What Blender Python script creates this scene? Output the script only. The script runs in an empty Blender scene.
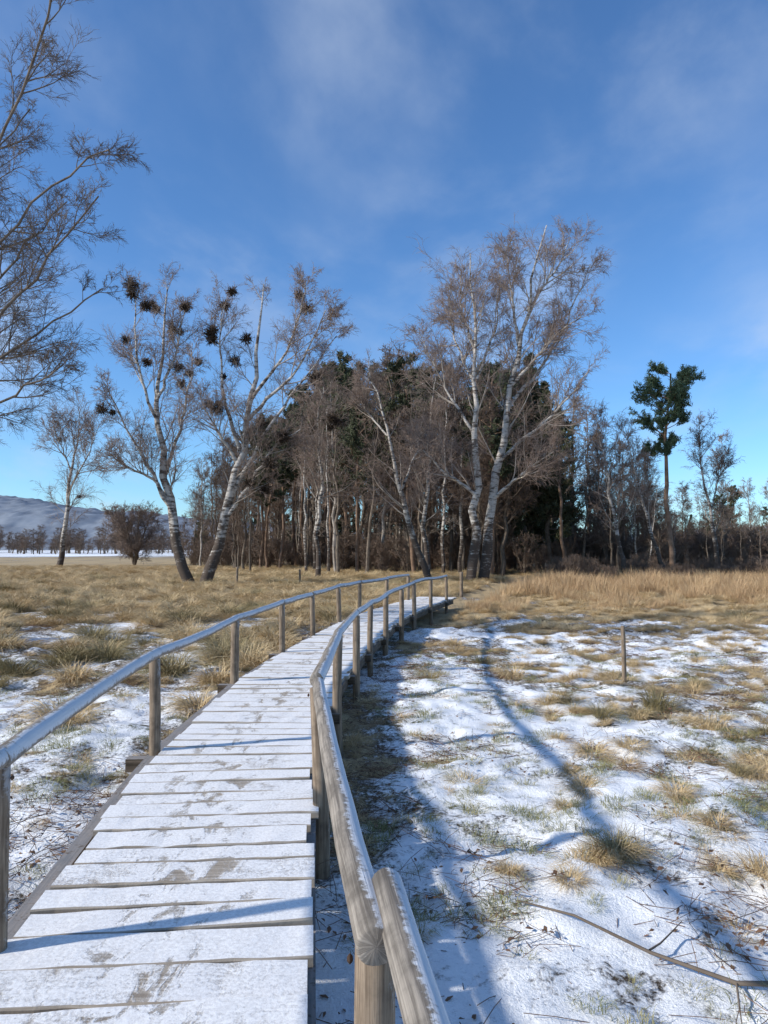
import bpy, math, numpy as np
from mathutils import Vector
rng=np.random.default_rng(7)
F=739.6; H0=548.0; CAM=1.6
scene=bpy.context.scene
def W(px,py,d): return np.array([(px-384)/F*d, d, CAM-(py-H0)/F*d])
# ---------------------------------------------------------------- noise
def _h(ix,iy,s):
    M=np.uint64(0xffffffff)
    h=(ix.astype(np.int64).astype(np.uint64)*np.uint64(374761393)+iy.astype(np.int64).astype(np.uint64)*np.uint64(668265263)+np.uint64(s*974711+13))&M
    h=((h^(h>>np.uint64(13)))*np.uint64(1274126177))&M
    h=((h^(h>>np.uint64(15)))*np.uint64(2246822519))&M
    return (h^(h>>np.uint64(16))).astype(np.float64)/4294967295.0
def vn(x,y,s=0):
    x=np.asarray(x,float);y=np.asarray(y,float)
    ix=np.floor(x);iy=np.floor(y);fx=x-ix;fy=y-iy
    fx=fx*fx*(3-2*fx);fy=fy*fy*(3-2*fy)
    a=_h(ix,iy,s);b=_h(ix+1,iy,s);c=_h(ix,iy+1,s);d=_h(ix+1,iy+1,s)
    return (a*(1-fx)+b*fx)*(1-fy)+(c*(1-fx)+d*fx)*fy
def fbm(x,y,s=0,o=4):
    v=0;a=.5;t=0
    for i in range(o):
        v=v+a*vn(np.asarray(x)*2**i+17.3*i,np.asarray(y)*2**i+9.1*i,s+i);t+=a;a*=.55
    return v/t
def sst(a,b,x):
    t=np.clip((x-a)/(b-a),0,1);return t*t*(3-2*t)
# ---------------------------------------------------------------- boardwalk centreline
cy=np.array([-3,1.72,3.04,5.9,9,11.5,13.6,16.2,18.2,20.5,23,28,34,41,60])
cx=np.array([-.35,-.78,-.91,-1.17,-1.15,-.93,-.67,-.33,.05,.65,1.35,2.9,5.0,7.4,14.])
_yy=np.linspace(-3,44,2400);_xx=np.interp(_yy,cy,cx)
k=np.ones(61)/61;_xs=np.convolve(np.pad(_xx,30,mode='edge'),k,'valid')
_xs[:40]=_xx[:40]
def pc(y): return np.interp(y,_yy,_xs)
# ---------------------------------------------------------------- ground functions
def gh(x,y):
    x=np.asarray(x,float);y=np.asarray(y,float)
    near=1-sst(25,70,np.abs(y)+np.abs(x)*.3)
    z=-.37+(fbm(x/5,y/5,3,3)-.5)*.22+((fbm(x*.9,y*.9,8,3)-.5)*.22+(fbm(x*3.2,y*3.2,21,4)-.5)*.15)*near
    d=np.abs(x-pc(y))
    z=z-.05*(1-sst(.7,1.4,d))
    return np.minimum(z,-.17)
def gmask(x,y):
    """0 = full snow, 1 = no snow"""
    x=np.asarray(x,float);y=np.asarray(y,float)
    c=pc(y);left=x<c
    n=fbm(x*.55,y*.55,31,4);n2=fbm(x*1.7,y*1.7,37,3);n3=fbm(x*5,y*5,39,3)
    gl=.12+.42*sst(7.5,13,y+(-x-2)*.25)+.33*sst(15,32,y)
    gr=.09+.24*sst(7,15,y)+.55*sst(16,25,y)
    g=np.where(left,gl,gr)
    g=g+(n-.5)*1.2*(1-.5*sst(24,34,y))+(n2-.5)*.7+(n3-.5)*.6
    near=(1-sst(.75,1.6,np.abs(x-c+(fbm(x*1.1,y*1.1,5,2)-.5)*.5)))*np.where(left,.1,.30)*(1-sst(20,24,y))  # snow thinned by the deck, more on the right to darken its shadow strip
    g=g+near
    g=np.where(y>120,g-.62*sst(120,200,y)+(fbm(x/30,y/60,71,3)-.5)*.8*sst(120,200,y),g)
    return np.clip(g,0,1)
# ---------------------------------------------------------------- node helpers
def newmat(name):
    m=bpy.data.materials.new(name);m.use_nodes=True;nt=m.node_tree
    b=nt.nodes['Principled BSDF'];b.inputs['Roughness'].default_value=.85
    b.inputs['Specular IOR Level'].default_value=.2
    return m,nt,b
def setin(nt,sock,v):
    if isinstance(v,bpy.types.NodeSocket): nt.links.new(v,sock)
    elif v is not None:
        if isinstance(v,(tuple,list)) and len(v)==3 and sock.type=='RGBA': v=(*v,1)
        sock.default_value=v
def noise(nt,vec,scale,detail=4,rough=.55,dist=0):
    n=nt.nodes.new('ShaderNodeTexNoise');setin(nt,n.inputs['Vector'],vec)
    n.inputs['Scale'].default_value=scale;n.inputs['Detail'].default_value=detail
    n.inputs['Roughness'].default_value=rough;n.inputs['Distortion'].default_value=dist
    return n.outputs['Fac']
def mr(nt,v,a,b,c=0,d=1,smooth=True):
    n=nt.nodes.new('ShaderNodeMapRange');n.interpolation_type='SMOOTHSTEP' if smooth else 'LINEAR'
    setin(nt,n.inputs['Value'],v)
    for i,q in zip(('From Min','From Max','To Min','To Max'),(a,b,c,d)): setin(nt,n.inputs[i],q)
    return n.outputs['Result']
def mix(nt,f,a,b,mode='MIX'):
    n=nt.nodes.new('ShaderNodeMix');n.data_type='RGBA';n.blend_type=mode
    setin(nt,n.inputs[0],f);setin(nt,n.inputs[6],a);setin(nt,n.inputs[7],b);return n.outputs[2]
def mth(nt,op,a,b=None,clamp=False):
    n=nt.nodes.new('ShaderNodeMath');n.operation=op;n.use_clamp=clamp
    setin(nt,n.inputs[0],a)
    if b is not None:setin(nt,n.inputs[1],b)
    return n.outputs[0]
def coord(nt,kind='Object',scale=(1,1,1)):
    t=nt.nodes.new('ShaderNodeTexCoord');m=nt.nodes.new('ShaderNodeMapping')
    nt.links.new(t.outputs[kind],m.inputs[0]);m.inputs['Scale'].default_value=scale;return m.outputs[0]
def bump(nt,b,h,s=.3,dist=.02):
    n=nt.nodes.new('ShaderNodeBump');n.inputs['Strength'].default_value=s;n.inputs['Distance'].default_value=dist
    nt.links.new(h,n.inputs['Height']);nt.links.new(n.outputs[0],b.inputs['Normal']);return n
# ---------------------------------------------------------------- materials
def mat_ground():
    m,nt,b=newmat('ground_snow_grass')
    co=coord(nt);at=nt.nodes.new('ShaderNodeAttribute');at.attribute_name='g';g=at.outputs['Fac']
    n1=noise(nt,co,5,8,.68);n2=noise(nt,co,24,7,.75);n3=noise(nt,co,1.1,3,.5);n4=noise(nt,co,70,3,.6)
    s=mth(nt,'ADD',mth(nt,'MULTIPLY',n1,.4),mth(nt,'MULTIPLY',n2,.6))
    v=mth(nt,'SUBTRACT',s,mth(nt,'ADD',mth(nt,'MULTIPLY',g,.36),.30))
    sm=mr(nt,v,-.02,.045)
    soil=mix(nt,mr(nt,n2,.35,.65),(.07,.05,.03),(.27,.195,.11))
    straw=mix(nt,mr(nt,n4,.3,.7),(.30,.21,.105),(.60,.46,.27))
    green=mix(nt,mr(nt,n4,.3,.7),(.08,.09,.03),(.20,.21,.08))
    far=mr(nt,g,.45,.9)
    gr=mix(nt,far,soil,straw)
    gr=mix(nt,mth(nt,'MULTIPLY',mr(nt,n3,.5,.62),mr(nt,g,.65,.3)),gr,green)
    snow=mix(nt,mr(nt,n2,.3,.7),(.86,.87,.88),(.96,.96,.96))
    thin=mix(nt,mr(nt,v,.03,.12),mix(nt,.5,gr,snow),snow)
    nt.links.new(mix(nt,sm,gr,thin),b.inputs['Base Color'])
    h=mth(nt,'ADD',mth(nt,'MULTIPLY',sm,.6),mth(nt,'ADD',n2,mth(nt,'MULTIPLY',n4,.5)))
    bump(nt,b,h,.75,.03)
    return m
def mat_blade(name,c1,c2,c3):
    m,nt,b=newmat(name)
    oi=nt.nodes.new('ShaderNodeObjectInfo');ge=nt.nodes.new('ShaderNodeNewGeometry')
    r=mix(nt,ge.outputs['Random Per Island'],c1,c2)
    r=mix(nt,mth(nt,'MULTIPLY',oi.outputs['Random'],.5),r,c3)
    nt.links.new(r,b.inputs['Base Color']);b.inputs['Roughness'].default_value=.7
    return m
def mat_wood(name,dark,light,frost=.6,up=(.55,.1,.83),lo=.55,hi=.8):
    m,nt,b=newmat(name)
    uv=coord(nt,'UV',(3,40,1));co=coord(nt)
    g=noise(nt,uv,1,6,.65,.4);n=noise(nt,co,7,5,.6);f=noise(nt,co,45,5,.7)
    c=mix(nt,mr(nt,g,.3,.7),dark,light)
    c=mix(nt,mr(nt,n,.45,.7,0,.6),c,tuple(x*.55 for x in dark))
    ge=nt.nodes.new('ShaderNodeNewGeometry');d=nt.nodes.new('ShaderNodeVectorMath');d.operation='DOT_PRODUCT'
    nt.links.new(ge.outputs['Normal'],d.inputs[0]);d.inputs[1].default_value=up
    k=mth(nt,'ADD',d.outputs['Value'],mth(nt,'MULTIPLY',mth(nt,'SUBTRACT',f,.5),1.1))
    k=mth(nt,'ADD',k,mth(nt,'MULTIPLY',mth(nt,'SUBTRACT',n,.5),.7))
    k=mth(nt,'MULTIPLY',mr(nt,k,lo,hi),frost)
    nt.links.new(mix(nt,k,c,(.75,.78,.82)),b.inputs['Base Color'])
    bump(nt,b,mth(nt,'ADD',g,mth(nt,'MULTIPLY',f,.3)),.5,.006)
    return m
def mat_plank():
    m,nt,b=newmat('frosted_planks')
    uv=coord(nt,'UV',(2.2,38,1));co=coord(nt)
    g=noise(nt,uv,1,7,.7,.5);f=noise(nt,co,60,5,.75);n=noise(nt,co,4.2,7,.65,.3);big=noise(nt,coord(nt,'Object',(7,3.4,1)),1,5,.65,.6)
    ge=nt.nodes.new('ShaderNodeNewGeometry')
    wood=mix(nt,mr(nt,g,.3,.7),(.24,.195,.15),(.50,.43,.35))
    wood=mix(nt,mth(nt,'MULTIPLY',ge.outputs['Random Per Island'],.45),wood,(.30,.265,.225))
    sx=nt.nodes.new('ShaderNodeSeparateXYZ');nt.links.new(ge.outputs['Normal'],sx.inputs[0])
    up=mr(nt,sx.outputs[2],.75,.97)
    at=nt.nodes.new('ShaderNodeAttribute');at.attribute_name='wear'
    v=mth(nt,'ADD',mth(nt,'MULTIPLY',n,.5),mth(nt,'MULTIPLY',f,.38))
    v=mth(nt,'ADD',v,mth(nt,'MULTIPLY',g,.20))
    v=mth(nt,'ADD',v,mth(nt,'MULTIPLY',mth(nt,'SUBTRACT',ge.outputs['Random Per Island'],.5),.10))
    w=mth(nt,'MULTIPLY',mr(nt,big,.50,.62),mth(nt,'MULTIPLY',at.outputs['Fac'],.20))
    v=mth(nt,'SUBTRACT',v,w)
    fr=mth(nt,'MULTIPLY',mr(nt,v,.29,.52),mth(nt,'MULTIPLY',up,.9))
    snow=mix(nt,mr(nt,f,.35,.65),(.74,.72,.705),(.94,.925,.91))
    nt.links.new(mix(nt,fr,wood,snow),b.inputs['Base Color'])
    bump(nt,b,mth(nt,'ADD',mth(nt,'MULTIPLY',fr,.6),mth(nt,'ADD',mth(nt,'MULTIPLY',g,.6),mth(nt,'MULTIPLY',f,.5))),.6,.008)
    return m
def mat_birch():
    m,nt,b=newmat('birch_bark')
    co=coord(nt,'Object',(1.2,1.2,5));n=noise(nt,co,1.5,5,.7);n2=noise(nt,coord(nt),1.6,4,.6)
    sp=nt.nodes.new('ShaderNodeSeparateXYZ');nt.links.new(coord(nt),sp.inputs[0])
    base=mr(nt,sp.outputs[2],5,.3,0,.2)
    k=mr(nt,mth(nt,'ADD',mth(nt,'ADD',n,mth(nt,'MULTIPLY',n2,.45)),base),.66,.86)
    c=mix(nt,n2,(.36,.32,.275),(.60,.555,.50))
    nt.links.new(mix(nt,k,c,(.08,.06,.047)),b.inputs['Base Color']);return m
def mat_flat(name,a,b_,sc=3,rand=.0):
    m,nt,b=newmat(name);n=noise(nt,coord(nt),sc,4,.6);c=mix(nt,mr(nt,n,.3,.7),a,b_)
    if rand:
        oi=nt.nodes.new('ShaderNodeObjectInfo');c=mix(nt,mth(nt,'MULTIPLY',oi.outputs['Random'],rand),c,tuple(x*.5 for x in a))
    nt.links.new(c,b.inputs['Base Color']);return m
M_ground=mat_ground();M_plank=mat_plank();M_birch=mat_birch()
M_rail=mat_wood('weathered_rail',(.13,.11,.09),(.34,.295,.245),.75,(.80,.15,.58),.55,.85)
M_post=mat_wood('weathered_post',(.12,.085,.058),(.34,.26,.185),.3)
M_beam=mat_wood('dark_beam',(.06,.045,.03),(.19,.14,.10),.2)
M_twig=mat_flat('birch_twig',(.18,.132,.108),(.31,.235,.19),1)
M_limb=mat_flat('grey_limb',(.24,.20,.165),(.42,.365,.31),2)
M_dkbark=mat_flat('dark_bark',(.11,.085,.065),(.24,.19,.145),3,.4)
M_ftwig=mat_flat('forest_twig',(.14,.098,.073),(.25,.178,.135),.4,.45)
M_gtwig=mat_flat('grey_twig',(.19,.15,.12),(.31,.245,.2),.4,.3)
M_mist=mat_flat('mistletoe',(.04,.028,.02),(.09,.062,.042),2)
M_pineb=mat_flat('pine_bark',(.15,.095,.065),(.32,.21,.14),2,.3)
M_needle=mat_blade('pine_needles',(.045,.075,.04),(.13,.175,.095),(.09,.12,.055))
M_needle2=mat_blade('dull_needles',(.035,.052,.028),(.085,.10,.05),(.09,.08,.045))
# ---------------------------------------------------------------- mesh builders
class MB:
    def __init__(s): s.v=[];s.f=[];s.n=0;s.m=[];s.uv=[]
    def add(s,v,f,mi,uv=None):
        s.v.append(v);s.f.append(f+s.n);s.m.append(np.full(len(f),mi));s.n+=len(v)
        s.uv.append(uv if uv is not None else np.zeros((len(v),2)))
    def tubes(s,P,R,sides,mi,uoff=None,wob=0):
        N,K,_=P.shape
        T=np.gradient(P,axis=1);T/=np.linalg.norm(T,axis=2,keepdims=True)+1e-9
        ref=np.where(np.abs(T[:,:1,2:3])>.9,np.array([1.,0,0]),np.array([0,0,1.]))
        ref=np.broadcast_to(ref,T.shape)
        U=np.cross(T,ref);U/=np.linalg.norm(U,axis=2,keepdims=True)+1e-9;V=np.cross(T,U)
        a=np.arange(sides)*2*np.pi/sides
        RR=R[:,:,None]*(1+ (rng.normal(size=(N,K,sides))*wob if wob else 0))
        v=P[:,:,None,:]+RR[...,None]*(np.cos(a)[None,None,:,None]*U[:,:,None,:]+np.sin(a)[None,None,:,None]*V[:,:,None,:])
        L=np.concatenate([np.zeros((N,1)),np.cumsum(np.linalg.norm(np.diff(P,axis=1),axis=2),axis=1)],1)
        if uoff is None:uoff=rng.uniform(0,50,N)
        uv=np.zeros((N,K,sides,2));uv[...,0]=(L+uoff[:,None])[:,:,None];uv[...,1]=(np.abs(a-np.pi)/np.pi*.3)[None,None,:]
        idx=np.arange(N*K*sides).reshape(N,K,sides);nx=np.roll(idx,-1,axis=2)
        f=np.stack([idx[:,:-1],nx[:,:-1],nx[:,1:],idx[:,1:]],-1).reshape(-1,4)
        s.add(v.reshape(-1,3),f,mi,uv.reshape(-1,2))
    def ribbons(s,P,Wd,S,mi):
        N,K,_=P.shape
        v=np.stack([P-S[:,None,:]*Wd[:,:,None],P+S[:,None,:]*Wd[:,:,None]],2)
        idx=np.arange(N*K*2).reshape(N,K,2)
        f=np.stack([idx[:,:-1,0],idx[:,:-1,1],idx[:,1:,1],idx[:,1:,0]],-1).reshape(-1,4)
        s.add(v.reshape(-1,3),f,mi)
    def mesh(s,name,mats,smooth=False,link=True,origin=None):
        v=np.concatenate(s.v);f=np.concatenate(s.f);mi=np.concatenate(s.m);uv=np.concatenate(s.uv)
        if origin is not None:v=v-np.asarray(origin)
        me=bpy.data.meshes.new(name)
        me.vertices.add(len(v));me.vertices.foreach_set('co',v.astype(np.float32).ravel())
        me.loops.add(f.size);me.loops.foreach_set('vertex_index',f.astype(np.int32).ravel())
        me.polygons.add(len(f));me.polygons.foreach_set('loop_start',np.arange(0,f.size,4,dtype=np.int32))
        me.polygons.foreach_set('loop_total',np.full(len(f),4,dtype=np.int32))
        me.polygons.foreach_set('material_index',mi.astype(np.int32))
        me.polygons.foreach_set('use_smooth',np.full(len(f),smooth))
        ul=me.uv_layers.new(name='UVMap');ul.data.foreach_set('uv',uv[f.ravel()].astype(np.float32).ravel())
        me.update(calc_edges=True);me.validate()
        for m in mats:me.materials.append(m)
        ob=bpy.data.objects.new(name,me)
        if origin is not None:ob.location=origin
        if link:scene.collection.objects.link(ob)
        return ob
def pymesh(name,v,f,mat,smooth=False,parent=None):
    me=bpy.data.meshes.new(name);me.from_pydata([tuple(map(float,p)) for p in v],[],f);me.update()
    me.materials.append(mat)
    if smooth:me.polygons.foreach_set('use_smooth',[True]*len(me.polygons))
    ob=bpy.data.objects.new(name,me);scene.collection.objects.link(ob)
    if parent:ob.parent=parent
    return ob
def empty(name,loc=(0,0,0)):
    e=bpy.data.objects.new(name,None);scene.collection.objects.link(e);e.location=loc;return e
# ---------------------------------------------------------------- ground
def axis(a,b,step,far,gr=1.09):
    c=list(np.arange(a,b,step));s=step;x=c[-1]
    while x<far: s*=gr;x+=s;c.append(x)
    s=step;x=c[0];pre=[]
    while x>-far: s*=gr;x-=s;pre.append(x)
    return np.array(pre[::-1]+c)
gx=axis(-7,8,.05,3500,1.06);gy=axis(1.2,16,.05,3500,1.04)
X,Y=np.meshgrid(gx,gy);Z=gh(X,Y)
nx,ny=len(gx),len(gy)
idx=np.arange(nx*ny).reshape(ny,nx)
mb=MB();mb.add(np.stack([X.ravel(),Y.ravel(),Z.ravel()],1),np.stack([idx[:-1,:-1],idx[:-1,1:],idx[1:,1:],idx[1:,:-1]],-1).reshape(-1,4),0)
ground=mb.mesh('ground',[M_ground],True)
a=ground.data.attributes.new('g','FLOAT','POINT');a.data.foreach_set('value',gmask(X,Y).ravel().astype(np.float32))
# ---------------------------------------------------------------- boardwalk
bw=empty('boardwalk')
YEND=24.3
def frame(s_y):
    x=pc(s_y);t=np.array([pc(s_y+.15)-pc(s_y-.15),.3]);t/=np.linalg.norm(t)
    return np.array([x,s_y]),t,np.array([t[1],-t[0]])
hw=.62;V=[];Fc=[];UV=[];WE=[]
y=-1.2
while y<YEND:
    w=rng.uniform(.185,.265);gap=rng.uniform(.009,.021)
    t=frame(y)[1];y1=y+w*t[1]
    zt=rng.normal()*.004;tilt=rng.normal()*.004;jl=rng.normal()*.018;jr=rng.normal()*.018;uo=rng.uniform(0,40)
    y0e=y+gap*t[1]*.5;y1e=y1-gap*t[1]*.5
    A=frame(y0e);B=frame(y1e)
    sk=rng.normal()*.008
    prof=[(0,-.045),(0,-.007),(.03,0),(.97,0),(1,-.007),(1,-.045)]
    ns=13;base=len(V)
    for i in range(ns):
        u=i/(ns-1);lat=(-hw+jl)+(2*hw+jr-jl)*u
        e0=rng.normal()*.0033;e1=rng.normal()*.0033
        for (q,z) in prof:
            pa=A[0]+A[2]*lat+A[1]*(e0+sk*(u-.5));pb=B[0]+B[2]*lat+B[1]*(e1+sk*(u-.5))
            p=pa*(1-q)+pb*q
            V.append((p[0],p[1],z+zt+tilt*(u-.5)*2+(rng.normal()*.0014 if z==0 else 0)))
            UV.append((lat+uo,q*w+uo));WE.append(1-min(1,abs(lat+.05)/.5)**2)
    np_=len(prof)
    for i in range(ns-1):
        for j in range(np_):
            a0=base+i*np_+j;a1=base+i*np_+(j+1)%np_
            Fc.append((a0,a0+np_,a1+np_,a1))
    Fc.append(tuple(base+j for j in range(np_)));Fc.append(tuple(base+(ns-1)*np_+j for j in reversed(range(np_))))
    y=y1
pl=pymesh('deck_planks',V,Fc,M_plank,False,bw)
ul=pl.data.uv_layers.new(name='UVMap')
li=np.zeros(len(pl.data.loops),dtype=np.int32);pl.data.loops.foreach_get('vertex_index',li)
ul.data.foreach_set('uv',np.array(UV)[li].astype(np.float32).ravel())
at=pl.data.attributes.new('wear','FLOAT','POINT');at.data.foreach_set('value',np.array(WE,dtype=np.float32))
def sweep_box(mb,pts,w,h,mi=0):
    pts=np.asarray(pts,float);T=np.gradient(pts,axis=0);T[:,2]=0;T/=np.linalg.norm(T,axis=1,keepdims=True)
    N=np.stack([T[:,1],-T[:,0],np.zeros(len(T))],1);K=len(pts)
    sec=[(-.5,0),(.5,0),(.5,-1),(-.5,-1)]
    v=np.stack([pts+N*(a*w)+np.array([0,0,b*h]) for a,b in sec],1)
    idx=np.arange(K*4).reshape(K,4);nxt=np.roll(idx,-1,1)
    f=np.stack([idx[:-1],idx[1:],nxt[1:],nxt[:-1]],-1).reshape(-1,4)
    f=np.concatenate([f,[[0,1,2,3]],[[idx[-1,3],idx[-1,2],idx[-1,1],idx[-1,0]]]])
    uv=np.zeros((K,4,2));uv[...,0]=np.arange(K)[:,None]*.5;uv[...,1]=np.array([0,.1,.2,.3])
    mb.add(v.reshape(-1,3),f,mi,uv.reshape(-1,2))
mb=MB();ys=np.arange(-1.2,YEND,.5)
for off in (-.665,-.3,.3,.59):
    pts=[]
    for q in ys:
        c,t,n=frame(q);p=c+n*off;pts.append((p[0],p[1],-.052 if off>-.5 else -.03+.004*math.sin(q*3)))
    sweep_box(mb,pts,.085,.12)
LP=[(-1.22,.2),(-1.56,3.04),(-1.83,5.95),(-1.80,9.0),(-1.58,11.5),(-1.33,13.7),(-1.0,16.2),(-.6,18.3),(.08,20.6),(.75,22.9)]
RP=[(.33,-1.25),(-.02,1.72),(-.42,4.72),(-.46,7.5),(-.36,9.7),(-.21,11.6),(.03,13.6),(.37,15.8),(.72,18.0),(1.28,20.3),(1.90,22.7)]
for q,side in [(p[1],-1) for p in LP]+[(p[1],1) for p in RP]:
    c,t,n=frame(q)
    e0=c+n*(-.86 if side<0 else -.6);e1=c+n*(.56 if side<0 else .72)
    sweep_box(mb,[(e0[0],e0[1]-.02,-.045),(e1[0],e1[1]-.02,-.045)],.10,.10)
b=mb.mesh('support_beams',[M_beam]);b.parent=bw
def log(mb,p0,p1,r0,r1,sides=14,seg=8,mi=0,bow=.0,wob=.015,cap=True):
    p0=np.array(p0,float);p1=np.array(p1,float);t=np.linspace(0,1,seg)[:,None]
    P=p0*(1-t)+p1*t;bo=rng.normal(size=3)*bow;P=P+np.sin(t*np.pi)*bo
    P[1:-1]+=rng.normal(size=(seg-2,3))*bow*.12
    R=(r0*(1-t)+r1*t)[:,0]
    if cap:
        d=(p1-p0)/np.linalg.norm(p1-p0)
        P=np.concatenate([[P[0]],[P[0]+d*.0005],[P[0]+d*.006],P[1:-1],[P[-1]-d*.006],[P[-1]-d*.0005],[P[-1]]])
        R=np.concatenate([[.0005],[R[0]-.006],[R[0]],R[1:-1],[R[-1]],[R[-1]-.006],[.0005]])
    mb.tubes(P[None],R[None],sides,mi,wob=wob)
mb=MB();tops={}
for side,LL in ((-1,LP),(1,RP)):
    tp=[]
    for (x,yv) in LL:
        lean=rng.normal(size=2)*.012
        zb=float(gh(x,yv))-.1;r=rng.uniform(.043,.052)
        log(mb,(x+lean[0],yv+lean[1],zb),(x,yv,.72),r*1.06,r,14,7,0,.006)
        tp.append((x,yv,.757))
    tops[side]=tp
po=mb.mesh('posts',[M_post],True);po.parent=bw
mb=MB()
for side in (-1,1):
    tp=tops[side]
    for i in range(len(tp)-1):
        a0=np.array(tp[i]);a1=np.array(tp[i+1]);d=(a1-a0)/np.linalg.norm(a1-a0)
        e=.03;j0=rng.normal(size=3)*.007;j1=rng.normal(size=3)*.007
        r0=rng.uniform(.040,.047);r1=rng.uniform(.037,.044)
        if side>0 and i==1: a0=a0-d*.06+np.array([-.012,0,-.01])
        if side>0 and i==0: a1=a1+d*.12+np.array([.045,0,.012]);a0=a0+np.array([.03,0,0])
        log(mb,a0-d*e+j0,a1+d*e+j1,r0,r1,18,12,0,.014,.02)
ra=mb.mesh('handrails',[M_rail],True);ra.parent=bw
mb=MB()
for side in (-1,1):
    for p in tops[side]:
        x,yv,z=p
        log(mb,(x+.050*-side,yv,z-.085),(x+.064*-side,yv,z-.085),.011,.011,6,2,0,0,0)
bo=mb.mesh('bolts',[mat_flat('rusty_iron',(.05,.03,.02),(.12,.07,.045),20)]);bo.parent=bw
# ---------------------------------------------------------------- stakes & fallen branch
def stake(px,d,h,r,lean=(0,0)):
    x=(px-384)/F*d;z=float(gh(x,d));mb=MB();log(mb,(x,d,z-.1),(x+lean[0],d+lean[1],z+h),r*1.05,r,10,6,0,.004)
    mb.mesh('wooden_stake',[M_post],True,origin=(x,d,z))
stake(622,10.5,.78,.03,(-.01,0));stake(237,38,1.0,.06,(.03,0));stake(300,40,.8,.05);stake(461,30,1.0,.07)
mb=MB()
P=np.array([(.75,4.25),(1.0,3.98),(1.3,3.72),(1.62,3.5),(1.95,3.32),(2.4,3.1)])
P3=np.array([[p[0],p[1],float(gh(*p))+.03+.012*math.sin(i*2)] for i,p in enumerate(P)])
mb.tubes(P3[None],np.array([[.004,.007,.009,.011,.013,.015]]),8,0,wob=.1)
for s,e in (((1.3,3.72),(1.55,3.95)),((1.62,3.5),(1.5,3.2)),((1.95,3.32),(2.25,3.5))):
    q=np.array([[s[0]*(1-t)+e[0]*t,s[1]*(1-t)+e[1]*t,float(gh(s[0]*(1-t)+e[0]*t,s[1]*(1-t)+e[1]*t))+.03+.04*t] for t in np.linspace(0,1,4)])
    mb.tubes(q[None],np.array([[.006,.005,.004,.002]]),5,0)
mb.mesh('fallen_branch',[M_dkbark],True)
# ---------------------------------------------------------------- grass prototypes + scatter
def protocol(name,objs):
    c=bpy.data.collections.new(name)
    for o in objs:c.objects.link(o)
    return c
def blades(n,rad,hmin,hmax,wd,lean,droop,K=4,flat=0):
    a=rng.uniform(0,2*np.pi,n);r=rad*np.sqrt(rng.uniform(0,1,n))
    b=np.stack([r*np.cos(a),r*np.sin(a),np.full(n,-.02)],1)
    a2=a+rng.normal(size=n)*.7
    out=np.stack([np.cos(a2),np.sin(a2),np.zeros(n)],1)
    L=rng.uniform(hmin,hmax,n);le=np.abs(rng.normal(size=n))*lean+flat
    d=out*np.sin(le)[:,None]+np.array([0,0,1])*np.cos(le)[:,None]
    P=[b];st=L/(K-1)
    for i in range(K-1):
        d=d+out*droop*.35*(i+1)*rng.uniform(.3,1.3,n)[:,None]-np.array([0,0,1])*droop*.38*i*rng.uniform(.3,1.5,n)[:,None]
        d/=np.linalg.norm(d,axis=1,keepdims=True)
        q=P[-1]+d*st[:,None];q[:,2]=np.maximum(q[:,2],.004+rng.uniform(0,.02,n));P.append(q)
    P=np.stack(P,1)
    S=np.stack([-np.sin(a2),np.cos(a2),np.zeros(n)],1)+rng.normal(size=(n,3))*.25;S/=np.linalg.norm(S,axis=1,keepdims=True)
    wv=np.linspace(1,.15,K)[None]*wd*rng.uniform(.6,1.3,n)[:,None]
    return P,wv,S
def gproto(name,mat,n,*a,**k):
    mb=MB();P,w,S=blades(n,*a,**k);mb.ribbons(P,w,S,0);return mb.mesh(name,[mat],link=False)
def scatter(name,coll,pts,scl,tilt=.12):
    n=len(pts);me=bpy.data.meshes.new(name);me.vertices.add(n);me.vertices.foreach_set('co',pts.astype(np.float32).ravel())
    rot=np.stack([rng.normal(size=n)*tilt,rng.normal(size=n)*tilt,rng.uniform(0,6.28,n)],1)
    for nm,v in (('rot',rot),('scl',scl)):
        at=me.attributes.new(nm,'FLOAT_VECTOR','POINT');at.data.foreach_set('vector',v.astype(np.float32).ravel())
    me.update();ob=bpy.data.objects.new(name,me);scene.collection.objects.link(ob)
    ng=bpy.data.node_groups.new(name+'_nodes','GeometryNodeTree')
    ng.interface.new_socket(name='Geometry',in_out='INPUT',socket_type='NodeSocketGeometry')
    ng.interface.new_socket(name='Geometry',in_out='OUTPUT',socket_type='NodeSocketGeometry')
    gi=ng.nodes.new('NodeGroupInput');go=ng.nodes.new('NodeGroupOutput');ip=ng.nodes.new('GeometryNodeInstanceOnPoints')
    ci=ng.nodes.new('GeometryNodeCollectionInfo');ci.inputs['Collection'].default_value=coll
    ci.inputs['Separate Children'].default_value=True;ci.inputs['Reset Children'].default_value=True
    ip.inputs['Pick Instance'].default_value=True
    ng.links.new(gi.outputs[0],ip.inputs['Points']);ng.links.new(ci.outputs[0],ip.inputs['Instance'])
    for nm,s in (('rot','Rotation'),('scl','Scale')):
        na=ng.nodes.new('GeometryNodeInputNamedAttribute');na.data_type='FLOAT_VECTOR';na.inputs['Name'].default_value=nm
        ng.links.new(na.outputs['Attribute'],ip.inputs[s])
    ng.links.new(ip.outputs[0],go.inputs[0])
    md=ob.modifiers.new('instances','NODES');md.node_group=ng
    return ob
def sample(n,y0,y1,pw=1.0,spread=.78):
    u=rng.uniform(0,1,n);yv=(y0**pw+(y1**pw-y0**pw)*u)**(1/pw)
    x=rng.uniform(-1,1,n)*(spread*yv*.72+3)
    return x,yv
def iso(n,a,b,zr=(.8,1.2)):
    s=rng.uniform(a,b,n);return np.stack([s,s,s*rng.uniform(*zr,n)],1)
M_straw=mat_blade('dry_straw',(.44,.31,.15),(.80,.63,.38),(.40,.27,.13))
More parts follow.
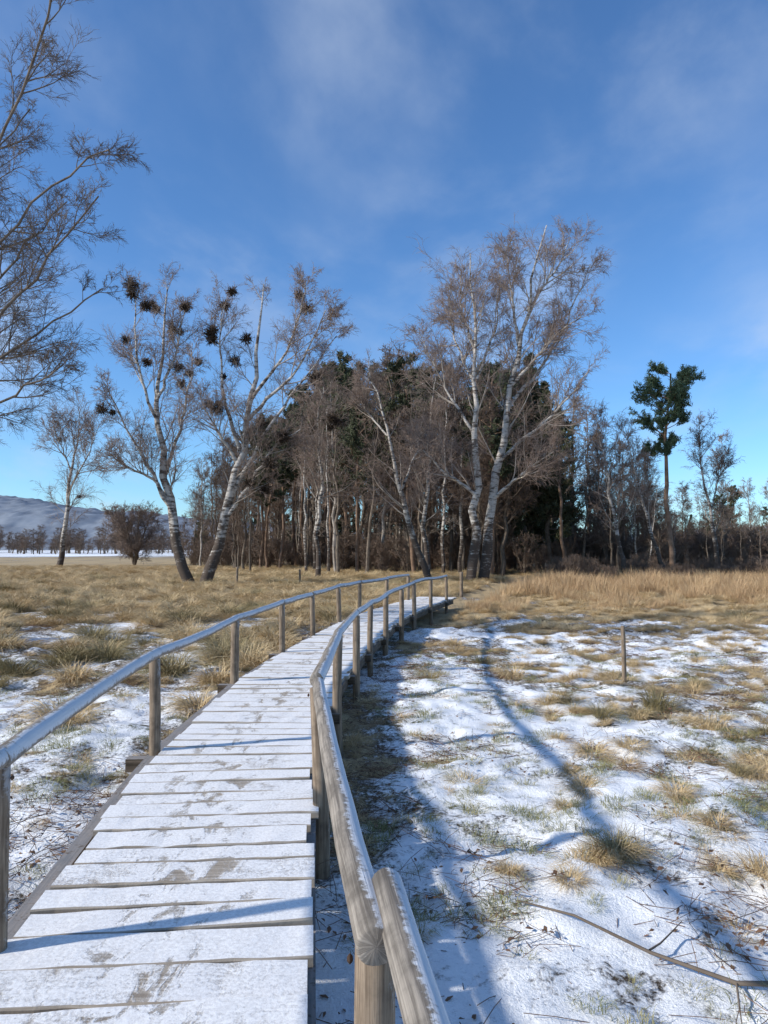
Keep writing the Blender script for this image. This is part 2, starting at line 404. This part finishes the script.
M_rush=mat_blade('rush_blades',(.20,.16,.075),(.46,.36,.19),(.18,.155,.065))
M_green=mat_blade('green_grass',(.10,.13,.04),(.34,.32,.14),(.40,.33,.17))
M_reed=mat_blade('reed_blades',(.42,.27,.14),(.70,.51,.29),(.30,.17,.09))
c_straw=protocol('dry_grass_protos',[gproto('grass_tuft',M_straw,140,.16,.14,.34,.0032,.8,.9,K=5) for _ in range(4)])
c_tus=protocol('tussock_protos',[gproto('grass_tussock',M_straw,320,.24,.35,.75,.0065,.6,.75,K=5) for _ in range(4)])
c_rush=protocol('rush_protos',[gproto('rush_tuft',M_rush,420,.24,.4,.8,.0055,.6,.55,K=5) for _ in range(3)])
c_green=protocol('green_protos',[gproto('green_tuft',M_green,100,.13,.05,.14,.0022,.8,.9,K=4) for _ in range(3)])
c_reed=protocol('reed_protos',[gproto('reed_tuft',M_reed,120,.45,.4,1.05,.008,.28,.25,K=4) for _ in range(3)])
def offdeck(x,y,m=.85): return (np.abs(x-pc(y))>m)
x,yv=sample(13000,7,75,1.25);g=gmask(x,yv);lf=x<pc(yv)
k=offdeck(x,yv,1.15)&(rng.uniform(0,1,len(x))<sst(.45,.8,g)*np.where(lf,1,.55))
x,yv,lf=x[k],yv[k],lf[k];sc=iso(len(x),.45,1.1,(.6,1.15))*np.where(lf,1,.6)[:,None]
scatter('meadow_tussocks',c_tus,np.stack([x,yv,gh(x,yv)],1),sc)
x,yv=sample(15000,2.2,30,1.1);g=gmask(x,yv)
k=offdeck(x,yv,.8)&(rng.uniform(0,1,len(x))<sst(.35,.8,g)*.7+.04)
x,yv=x[k],yv[k];scatter('dry_grass',c_straw,np.stack([x,yv,gh(x,yv)],1),iso(len(x),.25,.85,(.5,1.)))
x,yv=sample(8000,2.2,14,1.1);g=fbm(x*.9,yv*.9,77,3)+(fbm(x*3,yv*3,79,2)-.5)*.3
k=offdeck(x,yv,.85)&(rng.uniform(0,1,len(x))<sst(.49,.67,g)*.65+.05)
x,yv=x[k],yv[k];scatter('green_grass',c_green,np.stack([x,yv,gh(x,yv)],1),iso(len(x),.35,1.1,(.6,1.1)))
n=340;x,yv=sample(n,10,50,1.2);k=(x<pc(yv)-1.6);x,yv=x[k],yv[k]
xa=[]
for (px,d) in ((75,13.5),(95,14.2),(60,13),(110,13.6),(175,19),(185,19.6),(230,21),(20,12),(740,20),(600,8.7),(640,8.9),(655,9.2),(615,4.9),(735,6.6),(760,7.8),(560,9.5),(690,10.5),(430,11),(480,13)):
    xa.append(((px-384)/F*d,d))
xa=np.array(xa);x=np.r_[x,xa[:,0]];yv=np.r_[yv,xa[:,1]]
sc=iso(len(x),.6,1.25,(.6,.9));sc[-7:]*=.45;sc[-10:-7]*=.6
scatter('rush_tussocks',c_rush,np.stack([x,yv,gh(x,yv)],1),sc)
nn_=700;yv=rng.uniform(4.5**1.4,24**1.4,nn_)**(1/1.4);x=rng.uniform(.3,1,nn_)*.62*yv*1.25-.5;k=(x-pc(yv)>1.2)&(rng.uniform(0,1,nn_)<sst(.38,.6,fbm(x*.5,yv*.5,61,3))*.75+.12);x,yv=x[k],yv[k]
scatter('straw_tufts',c_tus,np.stack([x,yv,gh(x,yv)],1),iso(len(x),.18,.5,(.45,.9)))
n=5600;x=rng.uniform(0,40,n);yv=rng.uniform(22,46,n);k=(x>pc(yv)+.6+rng.uniform(0,1,n)*1.5)&(rng.uniform(0,1,n)<sst(.35,.62,fbm(x*.35,yv*.35,55,3))*.75+.35*(yv>30))
x,yv=x[k],yv[k];sc=iso(len(x),.45,.95,(.55,1.05))*(.55+.6*sst(22,32,yv))[:,None]
scatter('reeds',c_reed,np.stack([x,yv,gh(x,yv)],1),sc)
lm=mat_blade('dead_leaves',(.07,.04,.025),(.22,.12,.07),(.14,.09,.055))
def leafproto():
    mb=MB();n=14
    c=np.stack([rng.uniform(-.3,.3,n),rng.uniform(-.3,.3,n),rng.uniform(.002,.014,n)],1)
    a=rng.uniform(0,6.28,n);d=np.stack([np.cos(a),np.sin(a),rng.normal(size=n)*.3],1);L=rng.uniform(.008,.022,n)
    P=np.stack([c-d*L[:,None],c+np.array([0,0,.004]),c+d*L[:,None]],1)
    P[:,:,2]=np.maximum(P[:,:,2],.002)
    S=np.stack([-np.sin(a),np.cos(a),rng.normal(size=n)*.35],1)
    mb.ribbons(P,np.stack([L*.15,L*.55,L*.12],1),S,0)
    n=18;c=np.stack([rng.uniform(-.3,.3,n),rng.uniform(-.3,.3,n),rng.uniform(.004,.02,n)],1)
    a=rng.uniform(0,6.28,n);d=np.stack([np.cos(a),np.sin(a),rng.normal(size=n)*.1],1);L=rng.uniform(.03,.14,n)[:,None]
    P=np.stack([c-d*L,c+rng.normal(size=(n,3))*.008,c+d*L],1);mb.tubes(P,np.full((n,3),.0018),3,0)
    return mb.mesh('leaf_patch',[lm],link=False)
c_leaf=protocol('leaf_protos',[leafproto() for _ in range(4)])
x,yv=sample(5000,2.2,20,1.1);g=fbm(x*.7,yv*.7,91,3)
dn=np.abs(x-pc(yv));k=offdeck(x,yv,.8)&(rng.uniform(0,1,len(x))<sst(.46,.7,g)*.5+.10+.4*(1-sst(.8,1.8,dn)))
x,yv=x[k],yv[k];scatter('leaf_litter',c_leaf,np.stack([x,yv,gh(x,yv)],1),iso(len(x),.8,1.3))
# ---------------------------------------------------------------- trees
def norm(v): return v/(np.linalg.norm(v,axis=-1,keepdims=True)+1e-9)
def resample(pts,n,wob):
    pts=np.array(pts,float);s=np.r_[0,np.cumsum(np.linalg.norm(np.diff(pts,axis=0),axis=1))]
    t=np.linspace(0,s[-1],n);P=np.stack([np.interp(t,s,pts[:,i]) for i in range(3)],1)
    Q=P.copy();Q[1:-1]=(P[:-2]+2*P[1:-1]+P[2:])/4;Q[1:-1]+=rng.normal(size=(n-2,3))*wob*s[-1]
    return Q
def children(P,R,k,L,ang,tmin,tmax,K,wander,up,rr,prof=None,rmin=.004,gain=0):
    N,KP,_=P.shape
    pi=np.repeat(np.arange(N),k);n=len(pi);t=rng.uniform(tmin,tmax,n)
    f=t*(KP-1);i=np.minimum(f.astype(int),KP-2);w=(f-i)[:,None]
    p=P[pi,i]*(1-w)+P[pi,i+1]*w;tan=norm(P[pi,i+1]-P[pi,i])
    rp=R[pi,i]*(1-w[:,0])+R[pi,i+1]*w[:,0]
    q=rng.normal(size=(n,3));q=norm(q-(q*tan).sum(1,keepdims=True)*tan)
    an=rng.uniform(ang[0],ang[1],n)[:,None];d=norm(tan*np.cos(an)+q*np.sin(an))
    Lv=(L[pi] if isinstance(L,np.ndarray) else np.full(n,L))*rng.uniform(.6,1.15,n)
    if prof is not None:Lv=Lv*prof(t)
    C=[p];st=(Lv/(K-1))[:,None]
    for j in range(K-1):
        d=norm(d+rng.normal(size=(n,3))*wander+np.array([0,0,1.])*(up+gain*j));C.append(C[-1]+d*st)
    C=np.stack(C,1);r0=np.maximum(np.minimum(rp*.7,Lv*rr),rmin)
    Rr=np.maximum(r0[:,None]*np.linspace(1,.3,K)[None],rmin*.7)
    return C,Rr,Lv
def make_tree(limbs,scale_len,mats,counts=(16,7,6,4),rmin=.008,droop=-.10,ang=(.5,1.0),mist=0,tmin=.25,prof=None,fr=(.55,.55,.6),up1=.1,mistsz=.42,sideT=10,lfac=1.0):
    mb=MB();K=14
    P=np.stack([resample(l[0],K,.006) for l in limbs]);R=np.stack([l[2]+(l[1]-l[2])*(1-np.linspace(0,1,K))**1.15 for l in limbs])
    mb.tubes(P,R,sideT,0,wob=.05)
    Lens=np.array([scale_len*(l[3] if len(l)>3 else 1) for l in limbs])
    prof=prof or (lambda t:np.clip(1.15-.75*t,.3,1)*np.clip(.45+t*1.6,0,1))
    c1,r1,l1=children(P,R,counts[0],Lens,ang,tmin,1,6,.10,up1,.016,prof,rmin)
    mb.tubes(c1,r1,5,1)
    c2,r2,l2=children(c1,r1,counts[1],l1*fr[0],(.4,.9),.15,1,5,.14,.04,.012,None,rmin)
    mb.tubes(c2,r2,4,2)
    c3,r3,l3=children(c2,r2,counts[2],l2*fr[1],(.4,.9),.1,1,4,.18,.0,.01,None,rmin)
    mb.tubes(c3,r3*.9,3,2)
    if counts[3]:
        c4,r4,l4=children(c3,r3,counts[3],l3*fr[2]*lfac,(.3,.9),.1,1,4,.16,droop,.008,None,rmin*.8,droop*.6)
        mb.tubes(c4,r4*.75,3,2)
    if mist:
        ii=rng.integers(0,len(c2),mist);cc=c2[ii,2]
        for c in cc:
            s=mistsz*rng.uniform(.45,1.2);n=150
            d=norm(rng.normal(size=(n,3)));d[:,2]*=.8
            Q=[c+d*s*.1];
            for j in range(3): d=norm(d+rng.normal(size=(n,3))*.5);Q.append(Q[-1]+d*s*rng.uniform(.15,.4,n)[:,None])
            mb.tubes(np.stack(Q,1),np.full((n,4),.013),3,3)
    return mb,P,(c1,c2,c3)
def hero(name,d,limbs,r,slen,mats,lr=.42,**kw):
    L=[]
    for i,l in enumerate(limbs):
        pts=[];n=len(l);bend=rng.normal()*1.6 if i else rng.normal()*.5
        for j,(px,py) in enumerate(l):
            q=W(px,py,d);q[1]=d+bend*(j/(n-1));q[0]=(px-384)/F*q[1];pts.append(q)
        if i==0:
            pts[0][2]=float(gh(pts[0][0],pts[0][1]))-.15
            L.append((pts,r,r*.09,1))
        else:
            T=resample(L[0][0],30,0);k=np.argmin(np.linalg.norm(T[:,[0,2]]-pts[0][[0,2]],axis=1))
            dy=T[k][1]-pts[0][1]
            for j in range(n):pts[j][1]+=dy*(1-j/(n-1))
            pts[0]=T[k];L.append((pts,r*lr*(1-.5*k/30),r*.07,.8))
    mb,P,_=make_tree(L,slen,mats,**kw)
    o=L[0][0][0].copy();return mb.mesh(name,mats,True,origin=o)
BM=[M_birch,M_limb,M_twig,M_mist]
hero('birch_tree',38.5,[[(192,587),(180,548),(170,505),(162,455),(154,400),(158,335),(164,283)],
 [(172,515),(148,470),(122,425),(102,388)],[(164,470),(180,420),(190,360),(190,322)],[(158,430),(138,380),(130,335),(134,300)],[(170,505),(155,480),(128,470),(108,455)],[(156,400),(174,350),(182,305)]],
 .30,3.2,BM,counts=(16,7,6,4),mist=18,tmin=.25,rmin=.009)
hero('birch_tree',38.5,[[(204,589),(217,548),(231,505),(239,455),(250,400),(258,335),(262,280)],
 [(233,492),(262,435),(300,385),(336,338)],[(240,450),(222,400),(216,350),(222,303)],[(250,400),(285,355),(300,318),(304,293)],[(226,520),(252,480),(275,445),(300,430)],[(238,460),(215,430),(200,405)],[(270,425),(300,370),(325,322)]],
 .33,3.3,BM,counts=(16,7,6,4),mist=20,tmin=.25,rmin=.009)
hero('birch_tree',41,[[(470,590),(474,530),(477,470),(478,400),(476,325),(472,255)],
 [(477,440),(450,395),(430,352),(420,325)],[(478,395),(455,335),(450,280)],[(478,380),(498,320),(502,260)],[(475,500),(440,470),(415,440)],[(476,360),(462,300),(462,253)]],
 .29,3.9,BM,counts=(16,7,6,4),tmin=.25,rmin=.0095)
hero('birch_tree',41.5,[[(482,590),(489,535),(499,475),(508,410),(520,350),(535,285),(550,224)],
 [(508,412),(545,362),(574,305),(594,250)],[(502,460),(545,425),(575,398),(590,382)],[(520,350),(513,290),(508,243)],[(514,380),(560,335),(584,325)],[(494,500),(530,470),(555,457)],[(530,305),(562,262),(574,234)]],
 .32,3.7,BM,counts=(17,7,6,4),tmin=.25,rmin=.0095)
hero('birch_tree',44,[[(430,582),(416,545),(403,500),(391,450),(380,400),(368,358)],[(400,490),(420,440),(425,400)],[(388,440),(368,410),(355,385)]],.23,3.2,BM,counts=(16,7,6,4),tmin=.25,rmin=.010)
hero('birch_tree',46,[[(427,580),(424,530),(428,470),(432,410),(436,350)]],.19,3.2,BM,counts=(34,7,6,4),tmin=.25,rmin=.010)
hero('birch_tree',46,[[(318,578),(316,530),(322,470),(318,410),(322,375)]],.18,3.2,BM,counts=(34,7,6,4),tmin=.25,rmin=.010,mist=3)
hero('birch_tree',44,[[(629,578),(617,535),(608,480),(603,440),(596,415)]],.16,2.6,BM,counts=(28,6,5,4),tmin=.3,rmin=.010)
hero('birch_tree',44,[[(669,580),(652,535),(642,495),(634,460),(628,430)]],.15,2.6,BM,counts=(28,6,5,4),tmin=.3,rmin=.010)
hero('birch_tree',48,[[(717,578),(713,520),(706,480),(700,455),(702,425)],[(712,510),(722,470),(724,440)]],.17,2.5,BM,counts=(22,6,6,4),tmin=.2,rmin=.010)
hero('birch_tree',80,[[(60,566),(66,510),(72,460),(78,405)],[(68,490),(88,450),(98,425)],[(70,470),(56,440),(50,420)]],.34,5.2,BM,counts=(15,7,6,4),mist=2,mistsz=.7,tmin=.2,rmin=.016)
hero('bare_tree',15,[[(-120,650),(-118,520),(-112,400),(-100,250),(-85,130),(-70,30)],
 [(-114,420),(-40,350),(30,290),(92,235)],[(-110,380),(-30,260),(40,210),(102,200)],[(-100,260),(-50,160),(-10,100),(20,55)],[(-116,460),(-50,420),(20,395),(60,375)],[(-112,430),(-160,330),(-200,260)],[(-112,400),(-40,300),(10,220),(60,160)],[(-105,320),(-40,230),(10,160),(52,115)],[(-114,440),(-50,380),(30,330),(98,285)]],
 .20,1.9,[M_dkbark,M_dkbark,mat_flat('bare_twig',(.08,.06,.048),(.17,.13,.10),1)],lr=.28,counts=(15,7,6,5),tmin=.3,rmin=.0045,droop=-.05)
def bush(name,px,d,py_top,wid,mats):
    x=(px-384)/F*d;z=float(gh(x,d));h=CAM+(H0-py_top)/F*d-z;L=[]
    for i in range(7):
        a=rng.uniform(0,6.28);L.append(([(x,d,z-.1),(x+math.cos(a)*wid*.25,d+math.sin(a)*wid*.25,z+h*.4),(x+math.cos(a)*wid*.6,d+math.sin(a)*wid*.6,z+h*.8)],.13,.03,1))
    mb,_,_=make_tree(L,h*.42,mats,counts=(16,7,6,4),rmin=.016,tmin=.1,ang=(.6,1.2));mb.mesh(name,mats,True,origin=(x,d,z))
bush('hawthorn_bush',135,85,500,4.2,[M_dkbark,M_dkbark,M_twig])
def pine_mesh(limbs_at,spread,dens,needle,seed_rad=.2,link=False,name='pine',origin=None,pts=None,nl=.16,cone=False,h=16,nw=1.0,prf=None,t2=.3):
    mb=MB();pts=pts or [(0,0,-.2),(.02*h,0,h*.4),(-.01*h,.01*h,h*.75),(.01*h,0,h)]
    P=resample(pts,14,.004)[None];R=np.linspace(seed_rad,seed_rad*.25,14)[None];mb.tubes(P,R,9,0,wob=.04)
    pr=prf or ((lambda t:np.clip((1.02-t)/(1-limbs_at),.05,1)) if cone else (lambda t:np.clip(1.25-1.0*np.abs((t-limbs_at)/(1-limbs_at)-.35)*1.5,.35,1)))
    c1,r1,l1=children(P,R,dens[0],spread,(1.1,1.55) if cone else (.9,1.45),limbs_at,1,6,.08,.02 if cone else .10,.02,pr,.02);mb.tubes(c1,r1,4,0)
    c2,r2,l2=children(c1,r1,dens[1],l1*.4,(.5,1.1),t2,1,4,.15,.05,.012,None,.012);mb.tubes(c2,r2,3,0)
    n=len(c2)*dens[2];i=rng.integers(0,len(c2),n);t=rng.uniform(.1,1,n)*(3);k=np.minimum(t.astype(int),2);w=(t-k)[:,None]
    p=c2[i,k]*(1-w)+c2[i,k+1]*w+rng.normal(size=(n,3))*.06
    d=norm(rng.normal(size=(n,3))+np.array([0,0,.5]));L=rng.uniform(.5,1.2,n)[:,None]*nl
    Q=np.stack([p-d*L*.5,p,p+d*L],1);S=norm(np.cross(d,rng.normal(size=(n,3))))
    mb.ribbons(Q,np.stack([L[:,0]*.10,L[:,0]*.15,L[:,0]*.04],1)*nw,S,1)
    return mb.mesh(name,[M_pineb if not cone else M_dkbark,needle],True,link=link,origin=origin)
d=46;x=(672-384)/F*d;z=float(gh(x,d));tp=CAM+(H0-372)/F*d
pine_mesh(.58,2.1,(34,12,52),M_needle,.19,True,'pine_tree',(x,d,z),
   pts=[(x+.1,d,z-.15),(x-.2,d,z+3.5),(x-.3,d+.1,tp-4.5),(x+.1,d,tp)],nl=.18,nw=.8,prf=lambda t:np.where(t<.66,.6,np.clip(1.1-(t-.74)*2.0,.4,1)),t2=.45)
d=60;x=(530-384)/F*d;z=float(gh(x,d));tp=CAM+(H0-354)/F*d
pine_mesh(.15,3.6,(95,12,28),M_needle2,.25,True,'spruce_tree',(x,d,z),pts=[(x,d,z-.2),(x,d,z+6),(x+.1,d,tp)],nl=.3,cone=True)
d=58;x=(548-384)/F*d;z=float(gh(x,d));tp=CAM+(H0-380)/F*d
pine_mesh(.15,2.8,(80,11,26),M_needle2,.22,True,'spruce_tree',(x,d,z),pts=[(x,d,z-.2),(x,d,z+6),(x-.1,d,tp)],nl=.3,cone=True)
def proto_tree(name,h,mats,slen,counts,tmin,ang,nlimb=1,rmin=.02,prof=None,up1=.1,r=.2):
    L=[]
    for i in range(nlimb):
        a=rng.uniform(0,6.28);b=rng.uniform(.03,.10)*h*(1 if nlimb>1 else .35)
        L.append(([(0,0,-.2),(math.cos(a)*b*.5,math.sin(a)*b*.5,h*.35),(math.cos(a)*b*1.1,math.sin(a)*b*1.1,h*.7),(math.cos(a)*b*1.2,math.sin(a)*b*1.2,h)],r,.03,1))
    mb,_,_=make_tree(L,slen,mats,counts=counts,rmin=rmin,tmin=tmin,ang=ang,prof=prof,up1=up1,sideT=7)
    return mb.mesh(name,mats,False,link=False).data
FM=[M_dkbark,M_dkbark,M_ftwig];GM=[M_limb,M_limb,M_gtwig]
pb=[proto_tree('bare_a',16,FM,3.4,(40,7,6,3),.22,(.6,1.2),rmin=.0155),
    proto_tree('bare_b',16,FM,3.0,(24,7,6,3),.2,(.6,1.1),2,rmin=.0155),
    proto_tree('bare_c',16,FM,2.8,(46,6,6,3),.15,(.9,1.4),rmin=.0155),
    proto_tree('bare_d',16,GM,3.4,(36,6,6,3),.3,(.5,1.0),rmin=.0155)]
pp=[pine_mesh(.45,3.0,(40,9,20),M_needle2,.2,name='pine_a',nl=.30).data,
    pine_mesh(.55,2.6,(36,9,20),M_needle2,.2,name='pine_b',nl=.30).data]
pspr=pine_mesh(.04,3.4,(80,10,14),M_needle2,.2,name='spruce_a',nl=.45,cone=True).data
ptr=[proto_tree('pole_a',16,[M_birch,M_limb,M_gtwig],1.6,(26,4,3,0),.2,(.9,1.5),r=.17),proto_tree('pole_b',16,[M_dkbark]*3,1.6,(26,4,3,0),.2,(.9,1.5),r=.16)]
forest=empty('forest')
sx=[-260,-60,60,150,185,200,230,260,300,340,380,420,460,520,560,600,640,680,768,1100]
sy=[520,520,525,520,500,462,440,422,395,365,350,352,362,372,390,415,442,482,496,480]
cnt=0
def put(data,x,y,h,nm):
    global cnt
    o=bpy.data.objects.new(nm,data);scene.collection.objects.link(o);o.parent=forest
    o.location=(x,y,float(gh(x,y)));s=h/16;o.scale=(s*rng.uniform(.85,1.15),)*2+(s,);o.rotation_euler=(rng.normal()*.03,rng.normal()*.03,rng.uniform(0,6.28));cnt+=1
for row,(d0,d1,n) in enumerate(((52,62,26),(62,76,38),(76,95,38),(95,125,26))):
    for i in range(n):
        px=rng.uniform(188,950) if row else rng.uniform(300,800)
        if row and i%6==0:px=rng.uniform(180,330)
        d=rng.uniform(d0,d1)
        top=np.interp(px,sx,sy)+abs(rng.normal())*28*(1 if row<3 else .6)-4
        h=min(CAM+(H0-top)/F*d+.4,25);h=max(h,4)
        xx=(px-384)/F*d
        u=rng.uniform()
        pine=(250<px<360 and u<.65) or (360<px<600 and u<.36) or (px>600 and u<.18)
        data=pp[rng.integers(2)] if pine else pb[rng.choice(4,p=[.34,.26,.25,.15])]
        put(data,xx,d,h,'forest_pine' if pine else 'forest_bare_tree')
for i in range(110):
    px=rng.uniform(215,900);d=rng.uniform(51,85);top=np.interp(px,sx,sy)+30
    put(ptr[0 if i%3==0 else 1],(px-384)/F*d,d,max(5,CAM+(H0-top)/F*d),'forest_pole')
for i in range(40):
    px=205+(740*(i+rng.uniform(-.4,.4))/40);d=rng.uniform(104,128);top=np.interp(px,sx,sy);top=top+(H0-top)*rng.uniform(.45,.7)
    o=put(pspr,(px-384)/F*d,d,CAM+(H0-top)/F*d,'forest_spruce')
for px in (735,752,768,790):
    d=60+rng.uniform(0,6);put(pb[3],(px-384)/F*d,d,CAM+(H0-rng.uniform(462,486))/F*d,'forest_bare_tree')
def shrub():
    L=[]
    for i in range(6):
        a=rng.uniform(0,6.28);L.append(([(0,0,-.1),(math.cos(a)*.4,math.sin(a)*.4,1.1),(math.cos(a)*.8,math.sin(a)*.8,2.2)],.035,.015,1))
    mb,_,_=make_tree(L,1.0,FM,counts=(10,5,4,0),rmin=.012,tmin=.05,ang=(.4,1.1),sideT=4);return mb.mesh('shrub',FM,link=False)
c_sh=protocol('shrub_protos',[shrub() for _ in range(3)])
px=rng.uniform(190,950,560);d=rng.uniform(56,95,560);k=(px>330)|(d>68);px,d=px[k],d[k];x=(px-384)/F*d
scatter('undergrowth',c_sh,np.stack([x,d,gh(x,d)],1),iso(len(x),.5,1.4),.1)
n=130;px=rng.uniform(545,900,n);d=rng.uniform(40,50,n);x=(px-384)/F*d
scatter('low_shrubs',c_sh,np.stack([x,d,gh(x,d)],1),iso(n,.3,.6),.1)
px=np.r_[rng.uniform(-250,200,260),rng.uniform(640,1100,240)];d=np.r_[rng.uniform(230,330,260),rng.uniform(170,260,240)];x=(px-384)/F*d
c_far=protocol('far_protos',[bpy.data.objects.new('far_tree',m) for m in (pb[0],pb[1],pb[2])])
s3=iso(len(x),.3,.62);s3[:,:2]*=1.5;s3[:260,:2]*=1.2;s3[:260,2]*=.9
scatter('distant_treeline',c_far,np.stack([x,d,gh(x,d)],1),s3,.03)
# ---------------------------------------------------------------- hills
def hill(name,pxs,pys,d,depth,mat,amp):
    X=np.linspace((pxs[0]-384)/F*d,(pxs[-1]-384)/F*d,420);t=np.linspace(0,1,70)
    top=np.interp(X/d*F+384,pxs,pys);hh=CAM+(H0-top)/F*d;hh=np.convolve(np.pad(hh,14,mode='edge'),np.ones(29)/29,'valid')
    V=[]
    for j,tt in enumerate(t):
        prof=math.sin(tt*math.pi)**.8
        for i,xx in enumerate(X):
            V.append((xx,d-depth*.5+depth*tt,-2+(hh[i]+2)*prof))
    V=np.array(V);V[:,2]+=((fbm(V[:,0]/7,V[:,1]/7,4,3)-.5)*amp+(fbm(V[:,0]/90,V[:,1]/90,14,2)-.5)*14)*(V[:,2]>3)
    n=len(X);F_=[(j*n+i,j*n+i+1,(j+1)*n+i+1,(j+1)*n+i) for j in range(69) for i in range(n-1)]
    return pymesh(name,V,F_,mat,True)
mh=mat_flat('hazy_wooded_hill',(.15,.175,.215),(.26,.29,.33),.03)  # woods paled and blued: distance haze is put into the colour
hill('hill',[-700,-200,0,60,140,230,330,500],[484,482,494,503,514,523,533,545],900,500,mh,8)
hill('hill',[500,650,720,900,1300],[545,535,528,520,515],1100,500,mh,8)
# ---------------------------------------------------------------- camera, light, sky
cam=bpy.data.cameras.new('camera');co=bpy.data.objects.new('camera',cam);scene.collection.objects.link(co);scene.camera=co
cam.lens=26;cam.sensor_width=36;cam.clip_end=9000;cam.clip_start=.05
co.location=(0,0,CAM);co.rotation_euler=(math.radians(90)+math.atan((H0-512)/F),0,0)
el=math.radians(29);dx,dy=.955,.30;nn=math.hypot(dx,dy);dx/=nn;dy/=nn
sun=bpy.data.lights.new('sun','SUN');sun.energy=5;sun.angle=math.radians(1.6);sun.color=(1,.955,.875)
so=bpy.data.objects.new('sun',sun);scene.collection.objects.link(so)
so.rotation_euler=Vector((dx*math.cos(el),dy*math.cos(el),-math.sin(el))).to_track_quat('-Z','Y').to_euler()
w=bpy.data.worlds.new('World');scene.world=w;w.use_nodes=True;nt=w.node_tree;bg=nt.nodes['Background']
sk=nt.nodes.new('ShaderNodeTexSky');sk.sky_type='NISHITA';sk.sun_disc=False;sk.sun_elevation=el;sk.sun_rotation=math.atan2(-dx,-dy)
sk.air_density=1.0;sk.dust_density=.3;sk.ozone_density=2.2;sk.altitude=500
tc=nt.nodes.new('ShaderNodeTexCoord');sp=nt.nodes.new('ShaderNodeSeparateXYZ');nt.links.new(tc.outputs['Generated'],sp.inputs[0])
zz=mth(nt,'ADD',sp.outputs[2],.25);cb=nt.nodes.new('ShaderNodeCombineXYZ')
nt.links.new(mth(nt,'DIVIDE',sp.outputs[0],zz),cb.inputs[0]);nt.links.new(mth(nt,'DIVIDE',sp.outputs[1],zz),cb.inputs[1])
mp=nt.nodes.new('ShaderNodeMapping');nt.links.new(cb.outputs[0],mp.inputs[0]);mp.inputs['Location'].default_value=(.55,.1,0);mp.inputs['Rotation'].default_value=(0,0,.5);mp.inputs['Scale'].default_value=(1.3,.95,1)
n1=noise(nt,mp.outputs[0],1.7,9,.54,.25);n2=noise(nt,mp.outputs[0],1.0,2,.5)
cl=mth(nt,'MULTIPLY',mr(nt,n1,.40,.80),mr(nt,n2,.35,.6,.08,.75))
skc=mix(nt,1.0,sk.outputs[0],(.64,.95,1.25),'MULTIPLY')
nt.links.new(mix(nt,cl,skc,(4.2,4.9,6.0)),bg.inputs['Color']);bg.inputs['Strength'].default_value=.15
scene.view_settings.view_transform='Standard';scene.view_settings.look='None';scene.view_settings.exposure=0
print('trees',cnt)
